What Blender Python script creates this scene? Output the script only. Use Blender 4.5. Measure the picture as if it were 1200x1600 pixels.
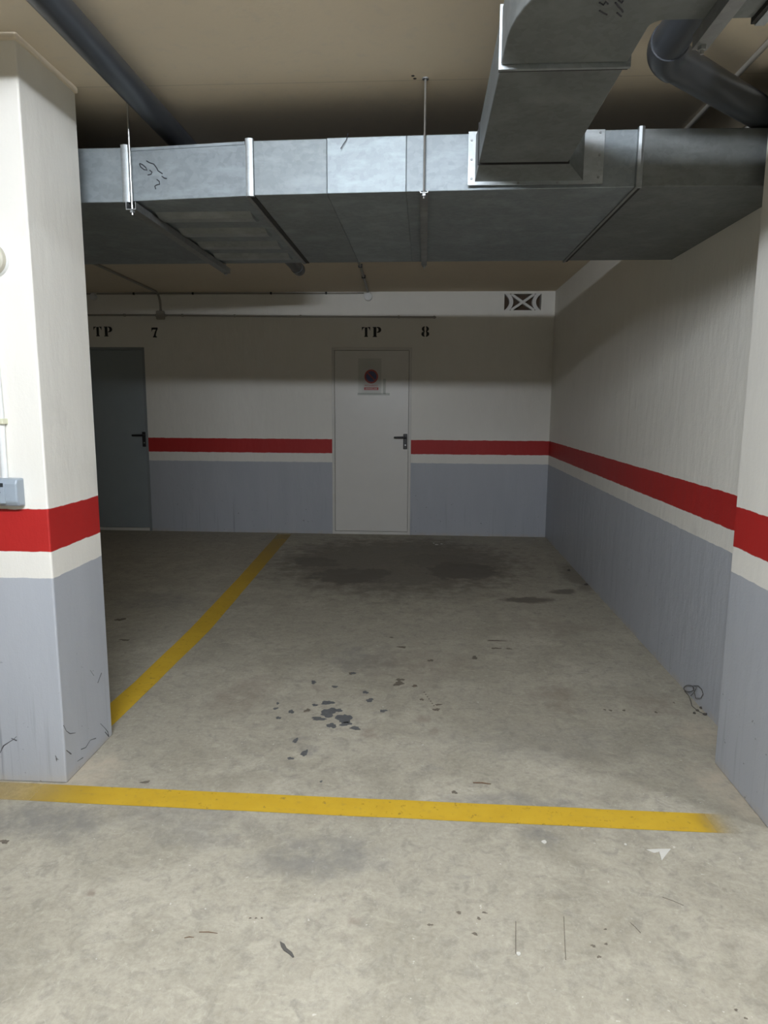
import bpy, bmesh, math, random
from mathutils import Vector, Matrix
random.seed(7)
S = bpy.context.scene
C = S.collection
for o in list(bpy.data.objects): bpy.data.objects.remove(o)

# ------------------------------------------------------------------ camera
PIT, YAW, ROL, FPX = 0.15388, 0.05684, 0.005756, 1080.42
def cam_axes():
    cp, sp, cy, sy = math.cos(PIT), math.sin(PIT), math.cos(YAW), math.sin(YAW)
    fw = Vector((-sy*cp, cy*cp, -sp)); rt = Vector((cy, sy, 0)); up = rt.cross(fw)
    c, s = math.cos(ROL), math.sin(ROL)
    return c*rt + s*up, -s*rt + c*up, fw
rt, up, fw = cam_axes()
cd = bpy.data.cameras.new('camera'); cam = bpy.data.objects.new('camera', cd); C.objects.link(cam)
m = Matrix((rt, up, -fw)).transposed().to_4x4(); m.translation = (0, 0, 1.5); cam.matrix_world = m
cd.sensor_fit = 'VERTICAL'; cd.sensor_height = 36; cd.sensor_width = 27; cd.lens = FPX/1600*36
cd.clip_start = .02
S.camera = cam
# ------------------------------------------------------------------ world, exposure
w = bpy.data.worlds.new('world'); S.world = w; w.use_nodes = True
w.node_tree.nodes['Background'].inputs[0].default_value = (.5, .5, .5, 1)
w.node_tree.nodes['Background'].inputs[1].default_value = 0.0
S.view_settings.view_transform = 'Standard'; S.view_settings.look = 'None'; S.view_settings.gamma = 1
S.view_settings.use_curve_mapping = False
S.view_settings.exposure = 0.0
LAMP_POWER = 405.0          # emission strength of the ceiling tube lamps
LAMP_COLOR = (.94, 1.0, 1.085)

# ------------------------------------------------------------------ measured layout (metres)
XR, D, ZC = 1.4127, 7.9392, 2.74            # right wall, back wall, ceiling
ZR1, ZR2, ZG = 1.1048, .9428, .8396         # red stripe top, bottom, grey top
OIL=[(-0.4499, 3.1946, 0.0471, 0.052), (-0.3645, 3.1323, 0.0401, 0.0617), (-0.4706, 3.3068, 0.0325, 0.0304), (-0.4877, 3.1237, 0.0431, 0.0205), (-0.4166, 3.0563, 0.0241, 0.0308), (-0.3024, 3.038, 0.027, 0.0213), (-0.2586, 3.3526, 0.0213, 0.0256), (-0.2889, 3.4491, 0.0168, 0.0221), (-0.1814, 3.2323, 0.019, 0.0196), (-0.4598, 3.5101, 0.0161, 0.0195), (-0.3805, 3.7046, 0.0169, 0.0216), (-0.5825, 3.5622, 0.0157, 0.0262), (-0.5302, 3.2744, 0.0151, 0.0172), (-0.6348, 3.1911, 0.0157, 0.0235), (-0.6835, 3.119, 0.0133, 0.0171), (-0.7189, 3.2216, 0.0137, 0.0145), (-0.721, 3.2815, 0.0087, 0.015), (-0.5593, 2.8992, 0.0135, 0.0238), (-0.4994, 2.7887, 0.0139, 0.036), (-0.5509, 2.7394, 0.015, 0.0134), (-0.3935, 2.5662, 0.0069, 0.0081), (-0.4035, 3.2218, 0.019, 0.0253), (-0.3522, 3.0788, 0.0303, 0.0265)]
DIRT=[(-0.5585, 3.2109, 0.019, 0.0194), (-0.1179, 3.5778, 0.0313, 0.035), (-0.1128, 3.6315, 0.0247, 0.0225), (-0.0305, 3.5518, 0.019, 0.0172), (0.0592, 3.9349, 0.019, 0.0209), (0.3236, 3.9995, 0.0212, 0.029), (-0.119, 4.153, 0.028, 0.0232), (-0.1927, 4.329, 0.0146, 0.0125), (0.0926, 3.3235, 0.0178, 0.0129), (0.0809, 3.2653, 0.0191, 0.0198), (0.0082, 3.3793, 0.0115, 0.0157), (-1.0952, 2.5139, 0.0204, 0.0116), (-1.4277, 2.109, 0.0176, 0.0136), (0.483, 4.3169, 0.062, 0.0161), (0.4684, 4.1731, 0.032, 0.0186), (0.5475, 4.1709, 0.018, 0.0151), (0.9219, 3.3221, 0.0064, 0.0097), (0.9488, 3.3166, 0.0096, 0.0104), (1.0159, 3.3213, 0.0096, 0.0112), (1.1688, 3.3102, 0.0096, 0.0111), (1.298, 3.4314, 0.0053, 0.0095), (0.0384, 1.8159, 0.0093, 0.0055), (0.1666, 1.7895, 0.0092, 0.0064), (0.1823, 1.8508, 0.0066, 0.0065), (0.2013, 1.8755, 0.0086, 0.0048), (0.1248, 1.8706, 0.0096, 0.0066), (0.4958, 1.7655, 0.0081, 0.0059), (0.5024, 1.7271, 0.0065, 0.0059), (0.5462, 1.8313, 0.005, 0.0043), (0.5337, 1.7749, 0.0049, 0.0057), (0.8048, 1.5767, 0.0053, 0.0042), (0.818, 1.5536, 0.0048, 0.0037), (-0.4916, 1.8084, 0.0038, 0.0041), (-0.4746, 1.8095, 0.0038, 0.0041), (-0.4577, 1.8106, 0.0041, 0.0036), (0.1392, 2.5228, 0.015, 0.0109), (-0.3938, 3.7036, 0.0144, 0.0187), (-2.109, 4.5658, 0.04, 0.0355), (-1.8962, 4.1529, 0.0366, 0.0178), (0.0203, 3.4711, 0.0044, 0.0082), (0.0289, 3.4431, 0.0044, 0.0081), (0.0373, 3.4154, 0.0043, 0.008), (0.0456, 3.3882, 0.0043, 0.0079), (0.0538, 3.3615, 0.0043, 0.0078), (0.0618, 3.3351, 0.0042, 0.0076), (0.0697, 3.3091, 0.0042, 0.0075)]
SOFT=[(-0.3731, 3.9456, 0.199, 0.2329, 0.35, 0), (-0.937, 3.3762, 0.1598, 0.2557, 0.35, 1), (-0.3273, 2.0958, 0.2353, 0.1054, 0.45, 0), (-1.3389, 2.2071, 0.2513, 0.1184, 0.5, 0), (-0.8193, 2.261, 0.2774, 0.1222, 0.3, 0), (0.4475, 2.2259, 0.0622, 0.036, 0.5, 0), (-0.1851, 2.9929, 0.0442, 0.044, 0.5, 1), (0.0143, 3.1656, 0.0372, 0.0521, 0.4, 1), (0.0716, 3.0063, 0.0274, 0.0296, 0.45, 1), (0.0744, 2.6769, 0.0318, 0.0305, 0.3, 0), (-0.5132, 3.4723, 0.0272, 0.0333, 0.35, 1), (-0.4955, 2.7873, 0.0499, 0.0554, 0.4, 0), (-0.5613, 2.8991, 0.0403, 0.0358, 0.35, 0), (-1.0201, 1.8812, 0.0217, 0.0166, 0.55, 1), (-0.6233, 2.2131, 0.0248, 0.0183, 0.35, 1), (-0.1896, 1.8062, 0.0261, 0.0302, 0.45, 1), (0.4684, 1.9062, 0.0174, 0.0136, 0.25, 0), (0.1394, 2.0431, 0.0145, 0.0124, 0.3, 0), (0.6717, 3.4821, 0.1143, 0.1729, 0.4, 1), (0.6878, 3.3204, 0.0546, 0.0376, 0.3, 1), (1.1756, 3.4305, 0.112, 0.1349, 0.35, 1), (-0.0643, 3.8442, 0.3352, 0.2511, 0.25, 1), (-1.0379, 6.4597, 0.2455, 0.2449, 0.55, 3), (-0.624, 5.9371, 0.373, 0.3233, 0.6, 3), (0.3428, 6.2072, 0.3404, 0.3492, 0.6, 3), (0.1268, 6.6117, 0.4373, 0.3386, 0.5, 3), (-0.2447, 6.5252, 1.0527, 1.0717, 0.45, 3), (0.8129, 5.276, 0.19, 0.0905, 0.55, 3), (1.1408, 5.5448, 0.1256, 0.0695, 0.5, 3), (0.8838, 4.6205, 0.2639, 0.1966, 0.25, 1), (0.5601, 2.9583, 0.4337, 0.1825, 0.2, 0), (0.3503, 2.4196, 0.3128, 0.0756, 0.35, 0), (-1.3565, 2.5797, 0.118, 0.0979, 0.5, 2), (1.2528, 2.6115, 0.1144, 0.2147, 0.5, 2), (1.3336, 3.1366, 0.0906, 0.1337, 0.4, 2), (-2.0007, 5.0225, 0.2918, 0.2381, 0.3, 0), (1.372, 6.0979, 0.1032, 0.4789, 0.35, 3)]
SCRIBB=[[(-1.1947, 2.9929, 2.4821), (-1.1897, 2.9923, 2.4693), (-1.176, 2.9907, 2.4587), (-1.1619, 2.9891, 2.4555), (-1.1671, 2.9897, 2.4657), (-1.1807, 2.9913, 2.4776), (-1.1932, 2.9927, 2.4832)], [(-1.163, 2.9892, 2.4917), (-1.1492, 2.9877, 2.4835), (-1.1311, 2.9856, 2.4776), (-1.1191, 2.9843, 2.4621), (-1.114, 2.9837, 2.4507), (-1.0948, 2.9815, 2.4386)], [(-1.1506, 2.9878, 2.455), (-1.1411, 2.9867, 2.447), (-1.1457, 2.9873, 2.4385), (-1.16, 2.9889, 2.4367)], [(-1.0981, 2.9819, 2.4288), (-1.0872, 2.9806, 2.4208), (-1.0774, 2.9795, 2.4191)], [(-1.1212, 2.9845, 2.4174), (-1.1103, 2.9832, 2.4094), (-1.1094, 2.9831, 2.3981), (-1.1223, 2.9846, 2.3962), (-1.131, 2.9856, 2.3915), (-1.1273, 2.9852, 2.3801)]]
SCRIBE=[[(0.3746, 1.7131, 2.385), (0.3866, 1.724, 2.385), (0.3877, 1.7096, 2.385), (0.395, 1.7202, 2.385)], [(0.3824, 1.7449, 2.385), (0.3948, 1.7563, 2.385), (0.4037, 1.7632, 2.385)], [(0.4099, 1.7147, 2.385), (0.4216, 1.7319, 2.385), (0.4323, 1.7451, 2.385), (0.4371, 1.7539, 2.385)], [(0.4244, 1.7555, 2.385), (0.4317, 1.7645, 2.385), (0.4384, 1.7714, 2.385)], [(0.4147, 1.7068, 2.385), (0.4246, 1.7175, 2.385), (0.4247, 1.7093, 2.385)]]
SCUFFS=[[(-1.4025, 2.4886, 0.2433), (-1.4025, 2.5059, 0.2115), (-1.4025, 2.5317, 0.187), (-1.4025, 2.5741, 0.1698)], [(-1.4025, 2.6087, 0.0793), (-1.4025, 2.6468, 0.0676), (-1.4025, 2.6888, 0.0792), (-1.4025, 2.737, 0.0631)], [(-1.4025, 2.5736, 0.0452), (-1.4025, 2.6191, 0.0369)], [(-1.4025, 2.726, 0.3775), (-1.4025, 2.7546, 0.3412)], [(-1.4025, 2.783, 0.296), (-1.4025, 2.8215, 0.3268)], [(-1.4025, 2.7857, 0.1075), (-1.4025, 2.825, 0.0667), (-1.4025, 2.8487, 0.0374), (-1.4025, 2.8548, 0.0123), (-1.4025, 2.823, 0.0502)], [(-1.4025, 2.4961, 0.1346), (-1.4025, 2.5282, 0.1018)]]
SCUFFF=[[(-1.669, 2.4844, 0.1193), (-1.6512, 2.4844, 0.1513), (-1.6272, 2.4844, 0.1678), (-1.6074, 2.4844, 0.1802), (-1.5951, 2.4844, 0.1923)], [(-1.6169, 2.4844, 0.1837), (-1.5949, 2.4844, 0.1752)]]
WIRES=[[(1.405, 3.4615, 0.0675), (1.405, 3.4664, 0.0576), (1.405, 3.4831, 0.0441), (1.405, 3.5085, 0.0296), (1.405, 3.5379, 0.017), (1.405, 3.5655, 0.0087), (1.405, 3.5855, 0.0065), (1.405, 3.5938, 0.0111), (1.405, 3.5884, 0.0214), (1.405, 3.5707, 0.0354), (1.405, 3.5444, 0.0501), (1.405, 3.5149, 0.0625), (1.405, 3.4881, 0.0702), (1.405, 3.4692, 0.072), (1.405, 3.4615, 0.0675)], [(1.405, 3.471, 0.0784), (1.405, 3.4148, 0.1021), (1.405, 3.3678, 0.1025), (1.405, 3.3485, 0.0866), (1.405, 3.3702, 0.0548), (1.405, 3.4318, 0.0276), (1.405, 3.4534, 0.051), (1.405, 3.4353, 0.0836)], [(1.4031, 3.5739, 0.004), (1.4034, 3.515, 0.004), (1.3913, 3.457, 0.004), (1.3725, 3.3895, 0.004), (1.3771, 3.3533, 0.004), (1.3851, 3.3202, 0.004), (1.4048, 3.2866, 0.004)], [(1.405, 3.4957, 0.0125), (1.405, 3.4534, 0.051), (1.405, 3.4738, 0.0672)]]
TWIG=[(0.2164, 2.5931), (0.2874, 2.5884)]; STICK2=[(-0.624, 1.7434), (-0.5695, 1.742)]; STICK3=[(-0.6587, 1.7194), (-0.6323, 1.7235)]; LEAF=[(-0.3872, 1.7203), (-0.3642, 1.6963), (-0.336, 1.671)]
PAPER=[(0.7802, 2.2094), (0.8009, 2.1936), (0.8206, 2.2017), (0.8134, 2.1543), (0.8354, 2.1823), (0.8647, 2.2184), (0.8252, 2.2158)]
CHIPS=[(0.2815, 1.7219), (0.1527, 7.3972), (0.2092, 7.4372), (0.1259, 7.4654), (0.7158, 2.233), (0.437, 2.2288)]
STONES=[(1.4355, 3.4644), (1.4125, 3.3713), (1.3816, 3.3397), (1.3994, 3.2976), (1.4118, 3.3056), (1.3544, 3.3088), (1.3489, 6.289), (1.3915, 5.7881)]
SCRATCH=[[(0.626, 1.8616), (0.6347, 1.847), (0.6438, 1.8228)], [(0.7566, 1.9771), (0.7843, 1.9622), (0.8086, 1.9445)], [(0.4356, 1.875), (0.4158, 1.7557), (0.4084, 1.7099)], [(0.2904, 1.8449), (0.2747, 1.7237)]]


# ------------------------------------------------------------------ material helpers
class NT:
    def __init__(s, name):
        s.m = bpy.data.materials.new(name); s.m.use_nodes = True; s.t = s.m.node_tree; s.t.nodes.clear()
        s.out = s.n('ShaderNodeOutputMaterial')
    def n(s, kind, **kw):
        nd = s.t.nodes.new(kind)
        for k, v in kw.items():
            if k.startswith('i_'): 
                key = k[2:]; nd.inputs[int(key) if key.isdigit() else key.replace('_', ' ')].default_value = v
            else: setattr(nd, k, v)
        return nd
    def l(s, a, b): s.t.links.new(a, b)
    def put(s, v, sock):
        if hasattr(v, 'is_output'): s.l(v, sock)
        else: sock.default_value = v
    def math(s, op, a, b=0.0, clamp=False):
        nd = s.n('ShaderNodeMath', operation=op, use_clamp=clamp); s.put(a, nd.inputs[0]); s.put(b, nd.inputs[1]); return nd.outputs[0]
    def mix(s, f, a, b, mode='MIX'):
        nd = s.n('ShaderNodeMix', data_type='RGBA', blend_type=mode); s.put(f, nd.inputs[0])
        for v, k in ((a, 6), (b, 7)):
            s.put(v if hasattr(v, 'is_output') else (*v, 1) if len(v) == 3 else v, nd.inputs[k])
        return nd.outputs[2]
    def rng(s, v, a, b, c=0.0, d=1.0, smooth=True):
        nd = s.n('ShaderNodeMapRange'); nd.interpolation_type = 'SMOOTHSTEP' if smooth else 'LINEAR'
        s.put(v, nd.inputs[0])
        for i, q in enumerate((a, b, c, d)): nd.inputs[i+1].default_value = q
        return nd.outputs[0]
    def geo(s): return s.n('ShaderNodeNewGeometry').outputs['Position']
    def obj(s): return s.n('ShaderNodeTexCoord').outputs['Object']
    def map(s, v, loc=(0,0,0), sc=(1,1,1)):
        nd = s.n('ShaderNodeMapping'); s.l(v, nd.inputs[0]); nd.inputs[1].default_value = loc; nd.inputs[3].default_value = sc; return nd.outputs[0]
    def noise(s, v, scale, detail=4, rough=.55, dist=0.0, col=False):
        nd = s.n('ShaderNodeTexNoise'); s.l(v, nd.inputs['Vector']); nd.inputs['Scale'].default_value = scale
        nd.inputs['Detail'].default_value = detail; nd.inputs['Roughness'].default_value = rough; nd.inputs['Distortion'].default_value = dist
        return nd.outputs['Color' if col else 'Fac']
    def bump(s, h, strength=.3, dist=.01):
        nd = s.n('ShaderNodeBump'); s.l(h, nd.inputs['Height']); nd.inputs['Strength'].default_value = strength; nd.inputs['Distance'].default_value = dist
        return nd.outputs[0]
    def bsdf(s, col, rough=.6, metal=0.0, bump=None, spec=.5, **kw):
        b = s.n('ShaderNodeBsdfPrincipled')
        s.put(col if hasattr(col, 'is_output') else (*col, 1), b.inputs['Base Color']); s.put(rough, b.inputs['Roughness']); s.put(metal, b.inputs['Metallic'])
        b.inputs['Specular IOR Level'].default_value = spec
        if bump is not None: s.l(bump, b.inputs['Normal'])
        for k, v in kw.items(): s.put(v, b.inputs[k])
        return b.outputs[0]
    def fin(s, sh): s.l(sh, s.out.inputs[0]); return s.m

def plain(name, col, rough=.5, metal=0.0, spec=.5, var=.08, scale=30, bump=0.0, **kw):
    t = NT(name); p = t.obj(); nz = t.noise(p, scale)
    c = t.mix(1.0, col, t.mix(nz, (1-var,)*3, (1+var,)*3), 'MULTIPLY')
    return t.fin(t.bsdf(c, rough, metal, t.bump(nz, bump, .004) if bump else None, spec, **kw))

def wall_mat(name, streak=.0, bstr=.5):
    t = NT(name); p = t.geo()
    z = t.n('ShaderNodeSeparateXYZ'); t.l(p, z.inputs[0]); z = z.outputs[2]
    ed = t.math('MULTIPLY', t.math('SUBTRACT', t.noise(p, 14, 3), .5), .012)
    zz = t.math('ADD', z, ed)
    lump = t.noise(t.map(p, sc=(1, 1, .33)), 9, 5, .6)          # trowelled vertical lumps
    big = t.noise(p, 1.3, 3)
    white = t.mix(lump, (.71, .69, .63), (.79, .77, .71)); white = t.mix(t.rng(big, .35, .7), white, (.74, .72, .66))
    red = t.mix(t.noise(p, 5, 4), (.36, .013, .012), (.43, .019, .016))
    grey = t.mix(t.noise(t.map(p, sc=(1, 1, .25)), 6, 5), (.37, .39, .425), (.445, .465, .50))
    # tyre rub, dust and drip marks low on the grey paint
    drip = t.noise(t.map(p, sc=(38, 38, 1.2)), 1, 4, .6)
    low = t.rng(z, .55, .0)
    grey = t.mix(t.math('MULTIPLY', t.math('MULTIPLY', t.rng(drip, .55, .8), low), .5 + streak), grey, (.12, .12, .13))
    sp = t.noise(p, 42, 2, .5)
    grey = t.mix(t.math('MULTIPLY', t.rng(sp, .72, .78), t.rng(z, .8, .1)), grey, (.10, .10, .10))
    dust = t.math('MULTIPLY', t.rng(z, .05, .0), t.rng(t.noise(p, 11, 3), .3, .7))
    grey = t.mix(t.math('MULTIPLY', dust, .6), grey, (.45, .40, .33))
    st = t.noise(t.map(p, sc=(5, 5, 60)), 1, 3, .6)
    white = t.mix(t.math('MULTIPLY', t.rng(t.noise(p, 3.1, 5, .65), .60, .80), .35), white, (.55, .53, .49))
    def gt(e): return t.rng(zz, e-.0016, e+.0016)
    c = t.mix(gt(ZG), grey, white); c = t.mix(gt(ZR2), c, red); c = t.mix(gt(ZR1), c, white)
    fine = t.noise(p, 130, 3)
    h = t.math('ADD', lump, t.math('MULTIPLY', fine, .12))
    return t.fin(t.bsdf(c, t.mix(gt(ZG), (.42,)*3, (.55,)*3), 0, t.bump(h, bstr, .012), .4))

def metal_mat(name, base=(.29, .325, .345), rough=.60, seed=0.0, wob=.5, var=.14):
    t = NT(name); p = t.map(t.obj(), loc=(seed, seed*.7, seed*1.3))
    cell = t.n('ShaderNodeTexVoronoi'); t.l(p, cell.inputs['Vector']); cell.inputs['Scale'].default_value = 55
    sp = t.n('ShaderNodeSeparateColor'); t.l(cell.outputs['Color'], sp.inputs[0]); sp = sp.outputs[0]
    big = t.noise(p, 2.2, 4); smear = t.noise(t.map(p, sc=(1, 1, 3)), 7, 5, .6)
    c = t.mix(sp, tuple(v*(1-var*.5) for v in base), tuple(v*(1+var*.5) for v in base))
    c = t.mix(t.rng(smear, .45, .75), c, tuple(min(1, v*1.28) for v in base))
    c = t.mix(t.math('MULTIPLY', t.rng(big, .5, .8), .35), c, tuple(v*.75 for v in base))
    r = t.math('ADD', rough-.05, t.math('MULTIPLY', smear, .16))
    h = t.noise(p, 3.0, 2, .4)
    return t.fin(t.bsdf(c, r, .88, t.bump(h, wob, .03), .5))

# ------------------------------------------------------------------ mesh builder
class MB:
    def __init__(s): s.v = []; s.f = []
    def add(s, vs, fs):
        k = len(s.v); s.v += [tuple(v) for v in vs]; s.f += [tuple(i+k for i in f) for f in fs]; return s
    def box(s, a, b):
        (x0, y0, z0), (x1, y1, z1) = a, b
        return s.add([(x0,y0,z0),(x1,y0,z0),(x1,y1,z0),(x0,y1,z0),(x0,y0,z1),(x1,y0,z1),(x1,y1,z1),(x0,y1,z1)],
                     [(0,3,2,1),(4,5,6,7),(0,1,5,4),(1,2,6,5),(2,3,7,6),(3,0,4,7)])
    def hexa(s, bot, top):          # two quads (each counter-clockwise seen from above)
        return s.add(list(bot)+list(top), [(0,3,2,1),(4,5,6,7),(0,1,5,4),(1,2,6,5),(2,3,7,6),(3,0,4,7)])
    def prism(s, pts, ax, lo, hi):   # polygon in the two other axes, extruded along ax
        n = len(pts)
        def P(p, h):
            return {0: (h, p[0], p[1]), 1: (p[0], h, p[1]), 2: (p[0], p[1], h)}[ax]
        vs = [P(p, lo) for p in pts] + [P(p, hi) for p in pts]
        fs = [tuple(range(n-1, -1, -1)), tuple(range(n, 2*n))] + [(i, (i+1) % n, n+(i+1) % n, n+i) for i in range(n)]
        return s.add(vs, fs)
    def tube(s, pts, r, n=10, cap=True):
        pts = [Vector(p) for p in pts]; rings = []; prev = None
        for i, p in enumerate(pts):
            a = pts[max(i-1, 0)]; b = pts[min(i+1, len(pts)-1)]; t = (b-a).normalized()
            if prev is None:
                u = t.cross(Vector((0, 0, 1))); u = u.normalized() if u.length > 1e-3 else Vector((1, 0, 0))
            else:
                u = (prev - t*prev.dot(t)); u = u.normalized() if u.length > 1e-6 else t.orthogonal().normalized()
            prev = u; v = t.cross(u); rr = r[i] if isinstance(r, (list, tuple)) else r
            rings.append([p + rr*(math.cos(q*2*math.pi/n)*u + math.sin(q*2*math.pi/n)*v) for q in range(n)])
        vs = [q for R in rings for q in R]; fs = []
        for i in range(len(pts)-1):
            for q in range(n): fs.append((i*n+q, i*n+(q+1) % n, (i+1)*n+(q+1) % n, (i+1)*n+q))
        if cap: fs += [tuple(range(n-1, -1, -1)), tuple((len(pts)-1)*n+q for q in range(n))]
        return s.add(vs, fs)
    def lathe(s, prof, c, ax=1, n=28, sign=1):     # profile of (radius, height along axis)
        rings = []
        for r, h in prof:
            R = []
            for q in range(n):
                a = q*2*math.pi/n; u, v = r*math.cos(a), r*math.sin(a)
                off = {0: (h*sign, u, v), 1: (u, h*sign, v), 2: (u, v, h*sign)}[ax]
                R.append(tuple(c[k]+off[k] for k in range(3)))
            rings.append(R)
        vs = [q for R in rings for q in R]; fs = []
        for i in range(len(prof)-1):
            for q in range(n): fs.append((i*n+q, i*n+(q+1) % n, (i+1)*n+(q+1) % n, (i+1)*n+q))
        fs += [tuple(range(n)), tuple((len(prof)-1)*n+q for q in range(n-1, -1, -1))]
        return s.add(vs, fs)
    def build(s, name, mat, parent=None, smooth=False, bevel=0.0, seg=2, top=None):
        me = bpy.data.meshes.new(name); me.from_pydata(s.v, [], s.f); me.update()
        bm = bmesh.new(); bm.from_mesh(me); bmesh.ops.recalc_face_normals(bm, faces=bm.faces)
        if bevel: bmesh.ops.bevel(bm, geom=[e for e in bm.edges if e.is_manifold and e.calc_face_angle(0) > .5], offset=bevel, segments=seg, affect='EDGES', profile=.5)
        bm.to_mesh(me); bm.free()
        if smooth and not bevel:
            for p in me.polygons: p.use_smooth = True
            try: me.set_sharp_from_angle(angle=math.radians(40))
            except Exception: pass
        me.materials.append(mat)
        if top is not None:
            me.materials.append(top)
            for p in me.polygons:
                if p.normal.z > .9: p.material_index = 1
        o = bpy.data.objects.new(name, me); C.objects.link(o)
        if parent is not None:
            o.parent = parent; o.matrix_parent_inverse = Matrix.Translation(-parent.location)
        return o
def empty(name, loc=(0,0,0)):
    o = bpy.data.objects.new(name, None); o.location = loc; o.empty_display_size = .1; C.objects.link(o); return o
def tag(o, label, cat, group=None):
    o['label'] = label; o['category'] = cat
    if group: o['group'] = group
    return o
def struct(o, label=None):
    o['kind'] = 'structure'
    if label: o['label'] = label
    return o
def bez(p0, p1, p2, n=8):
    p0, p1, p2 = Vector(p0), Vector(p1), Vector(p2)
    return [(1-t)**2*p0 + 2*t*(1-t)*p1 + t*t*p2 for t in [i/n for i in range(n+1)]]

# ------------------------------------------------------------------ materials
M = {}
M['wall'] = wall_mat('painted plaster wall')
M['pillar'] = wall_mat('painted plaster pillar', streak=.25, bstr=.28)
def ceiling_mat():
    t = NT('painted concrete ceiling'); p = t.geo()
    c = t.mix(t.noise(p, 1.1, 4), (.62, .54, .42), (.70, .615, .48))
    c = t.mix(t.math('MULTIPLY', t.rng(t.noise(p, 22, 4), .5, .8), .3), c, (.52, .49, .44))
    s = t.n('ShaderNodeSeparateXYZ'); t.l(p, s.inputs[0])
    ln = t.rng(t.math('ABSOLUTE', t.math('SUBTRACT', s.outputs[1], 2.90)), .005, .002)      # formwork joint
    c = t.mix(t.math('MULTIPLY', ln, .25), c, (.2, .18, .15))
    return t.fin(t.bsdf(c, .85, 0, t.bump(t.noise(p, 60, 4), .10, .004), .2))
M['ceiling'] = ceiling_mat()
def floor_mat():
    t = NT('stained concrete floor'); p = t.geo()
    wv = t.n('ShaderNodeVectorMath', operation='SUBTRACT'); t.l(t.noise(p, 2.3, 5, .62, col=True), wv.inputs[0]); wv.inputs[1].default_value = (.5,)*3
    ws = t.n('ShaderNodeVectorMath', operation='SCALE'); t.l(wv.outputs[0], ws.inputs[0]); ws.inputs['Scale'].default_value = .32
    wp = t.n('ShaderNodeVectorMath', operation='ADD'); t.l(p, wp.inputs[0]); t.l(ws.outputs[0], wp.inputs[1]); wp = wp.outputs[0]
    fine = t.noise(p, 16, 7, .7, .6); mid = t.noise(p, 3.3, 6, .65, .8); big = t.noise(p, .85, 4, .6)
    swirl = t.noise(t.map(p, sc=(1, 2.2, 1)), 5, 6, .7, 2.2)
    c = t.mix(t.rng(mid, .3, .72), (.335, .308, .243), (.46, .427, .345))
    c = t.mix(t.rng(big, .42, .68), c, (.37, .342, .275))
    c = t.mix(t.math('MULTIPLY', t.rng(swirl, .52, .70), .45), c, (.51, .475, .385))
    c = t.mix(t.math('MULTIPLY', t.rng(fine, .46, .70), .60), c, (.25, .235, .195))
    grit = t.noise(p, 55, 5, .75)
    c = t.mix(t.math('MULTIPLY', t.rng(grit, .40, .62), .45), c, t.mix(1.0, c, (.74, .73, .70), 'MULTIPLY'))
    c = t.mix(t.math('MULTIPLY', t.rng(t.noise(t.map(p, sc=(1.6, 1, 1)), 24, 6, .75, 1.2), .55, .70), .35), c, (.56, .525, .44))
    c = t.mix(t.math('MULTIPLY', t.rng(t.noise(p, 70, 3, .6), .66, .74), .5), c, (.20, .19, .17))
    c = t.mix(t.math('MULTIPLY', t.rng(t.noise(p, 45, 2, .6), .70, .76), .6), c, (.66, .64, .58))
    acc = [None]*4
    rag = t.math('MULTIPLY', t.math('SUBTRACT', t.noise(p, 7.5, 5, .65), .5), 1.5)
    gn = t.rng(t.noise(p, 11, 6, .7), .28, .62)
    for (cx, cy, rx, ry, st, k) in SOFT:
        v = t.map(wp, loc=(-cx/rx, -cy/ry, 0), sc=(1/rx, 1/ry, 0))
        ln = t.n('ShaderNodeVectorMath', operation='LENGTH'); t.l(v, ln.inputs[0])
        lw = t.math('ADD', ln.outputs['Value'], rag)
        f = t.rng(lw, 1.4, .75 if k == 3 else .5, 0, st*(1.5 if k == 3 else 1.35))
        acc[k] = f if acc[k] is None else t.math('MAXIMUM', acc[k], f)
    cols = [(.185, .18, .17), (.225, .185, .145), (.50, .43, .33), (.12, .105, .085)]
    for k in range(4):
        f = acc[k] if k == 3 else t.math('MULTIPLY', acc[k], gn)
        c = t.mix(f, c, cols[k])
    r = t.rng(mid, .3, .7, .60, .78)
    h = t.math('ADD', t.math('MULTIPLY', fine, .5), t.math('MULTIPLY', t.noise(p, 140, 3), .25))
    return t.fin(t.bsdf(c, r, 0, t.bump(h, .22, .004), .3))
M['floor'] = floor_mat()
def line_mat():
    t = NT('worn yellow floor paint'); p = t.geo()
    s = t.n('ShaderNodeSeparateXYZ'); t.l(p, s.inputs[0]); x, y = s.outputs[0], s.outputs[1]
    c = t.mix(t.noise(p, 9, 5), (.50, .31, .022), (.62, .41, .035))
    c = t.mix(t.math('MULTIPLY', t.rng(t.noise(p, 40, 4), .55, .75), .4), c, (.36, .25, .06))
    near = t.rng(y, 2.75, 2.6)
    dust = t.math('MAXIMUM', t.rng(x, .98, 1.14), t.rng(x, -1.15, -1.65, 0, .72))
    dust = t.math('MULTIPLY', t.math('MULTIPLY', dust, near), .95)
    wear = t.math('MULTIPLY', t.rng(t.noise(p, 26, 6, .7), .60, .72), .75)
    far = t.rng(y, 5.0, 7.9, 0, .55)
    a = t.math('MAXIMUM', t.math('MAXIMUM', dust, wear), far)
    tr = t.n('ShaderNodeBsdfTransparent'); mx = t.n('ShaderNodeMixShader'); t.l(a, mx.inputs[0])
    t.l(t.bsdf(c, .6, 0, None, .3), mx.inputs[1]); t.l(tr.outputs[0], mx.inputs[2])
    return t.fin(mx.outputs[0])
M['line'] = line_mat()
M['galv'] = metal_mat('galvanised sheet', seed=0)
M['galv2'] = metal_mat('galvanised sheet dull', (.27, .30, .315), .62, 3.1)
M['galv3'] = metal_mat('galvanised sheet bright', (.31, .35, .37), .58, 5.7)
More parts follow.
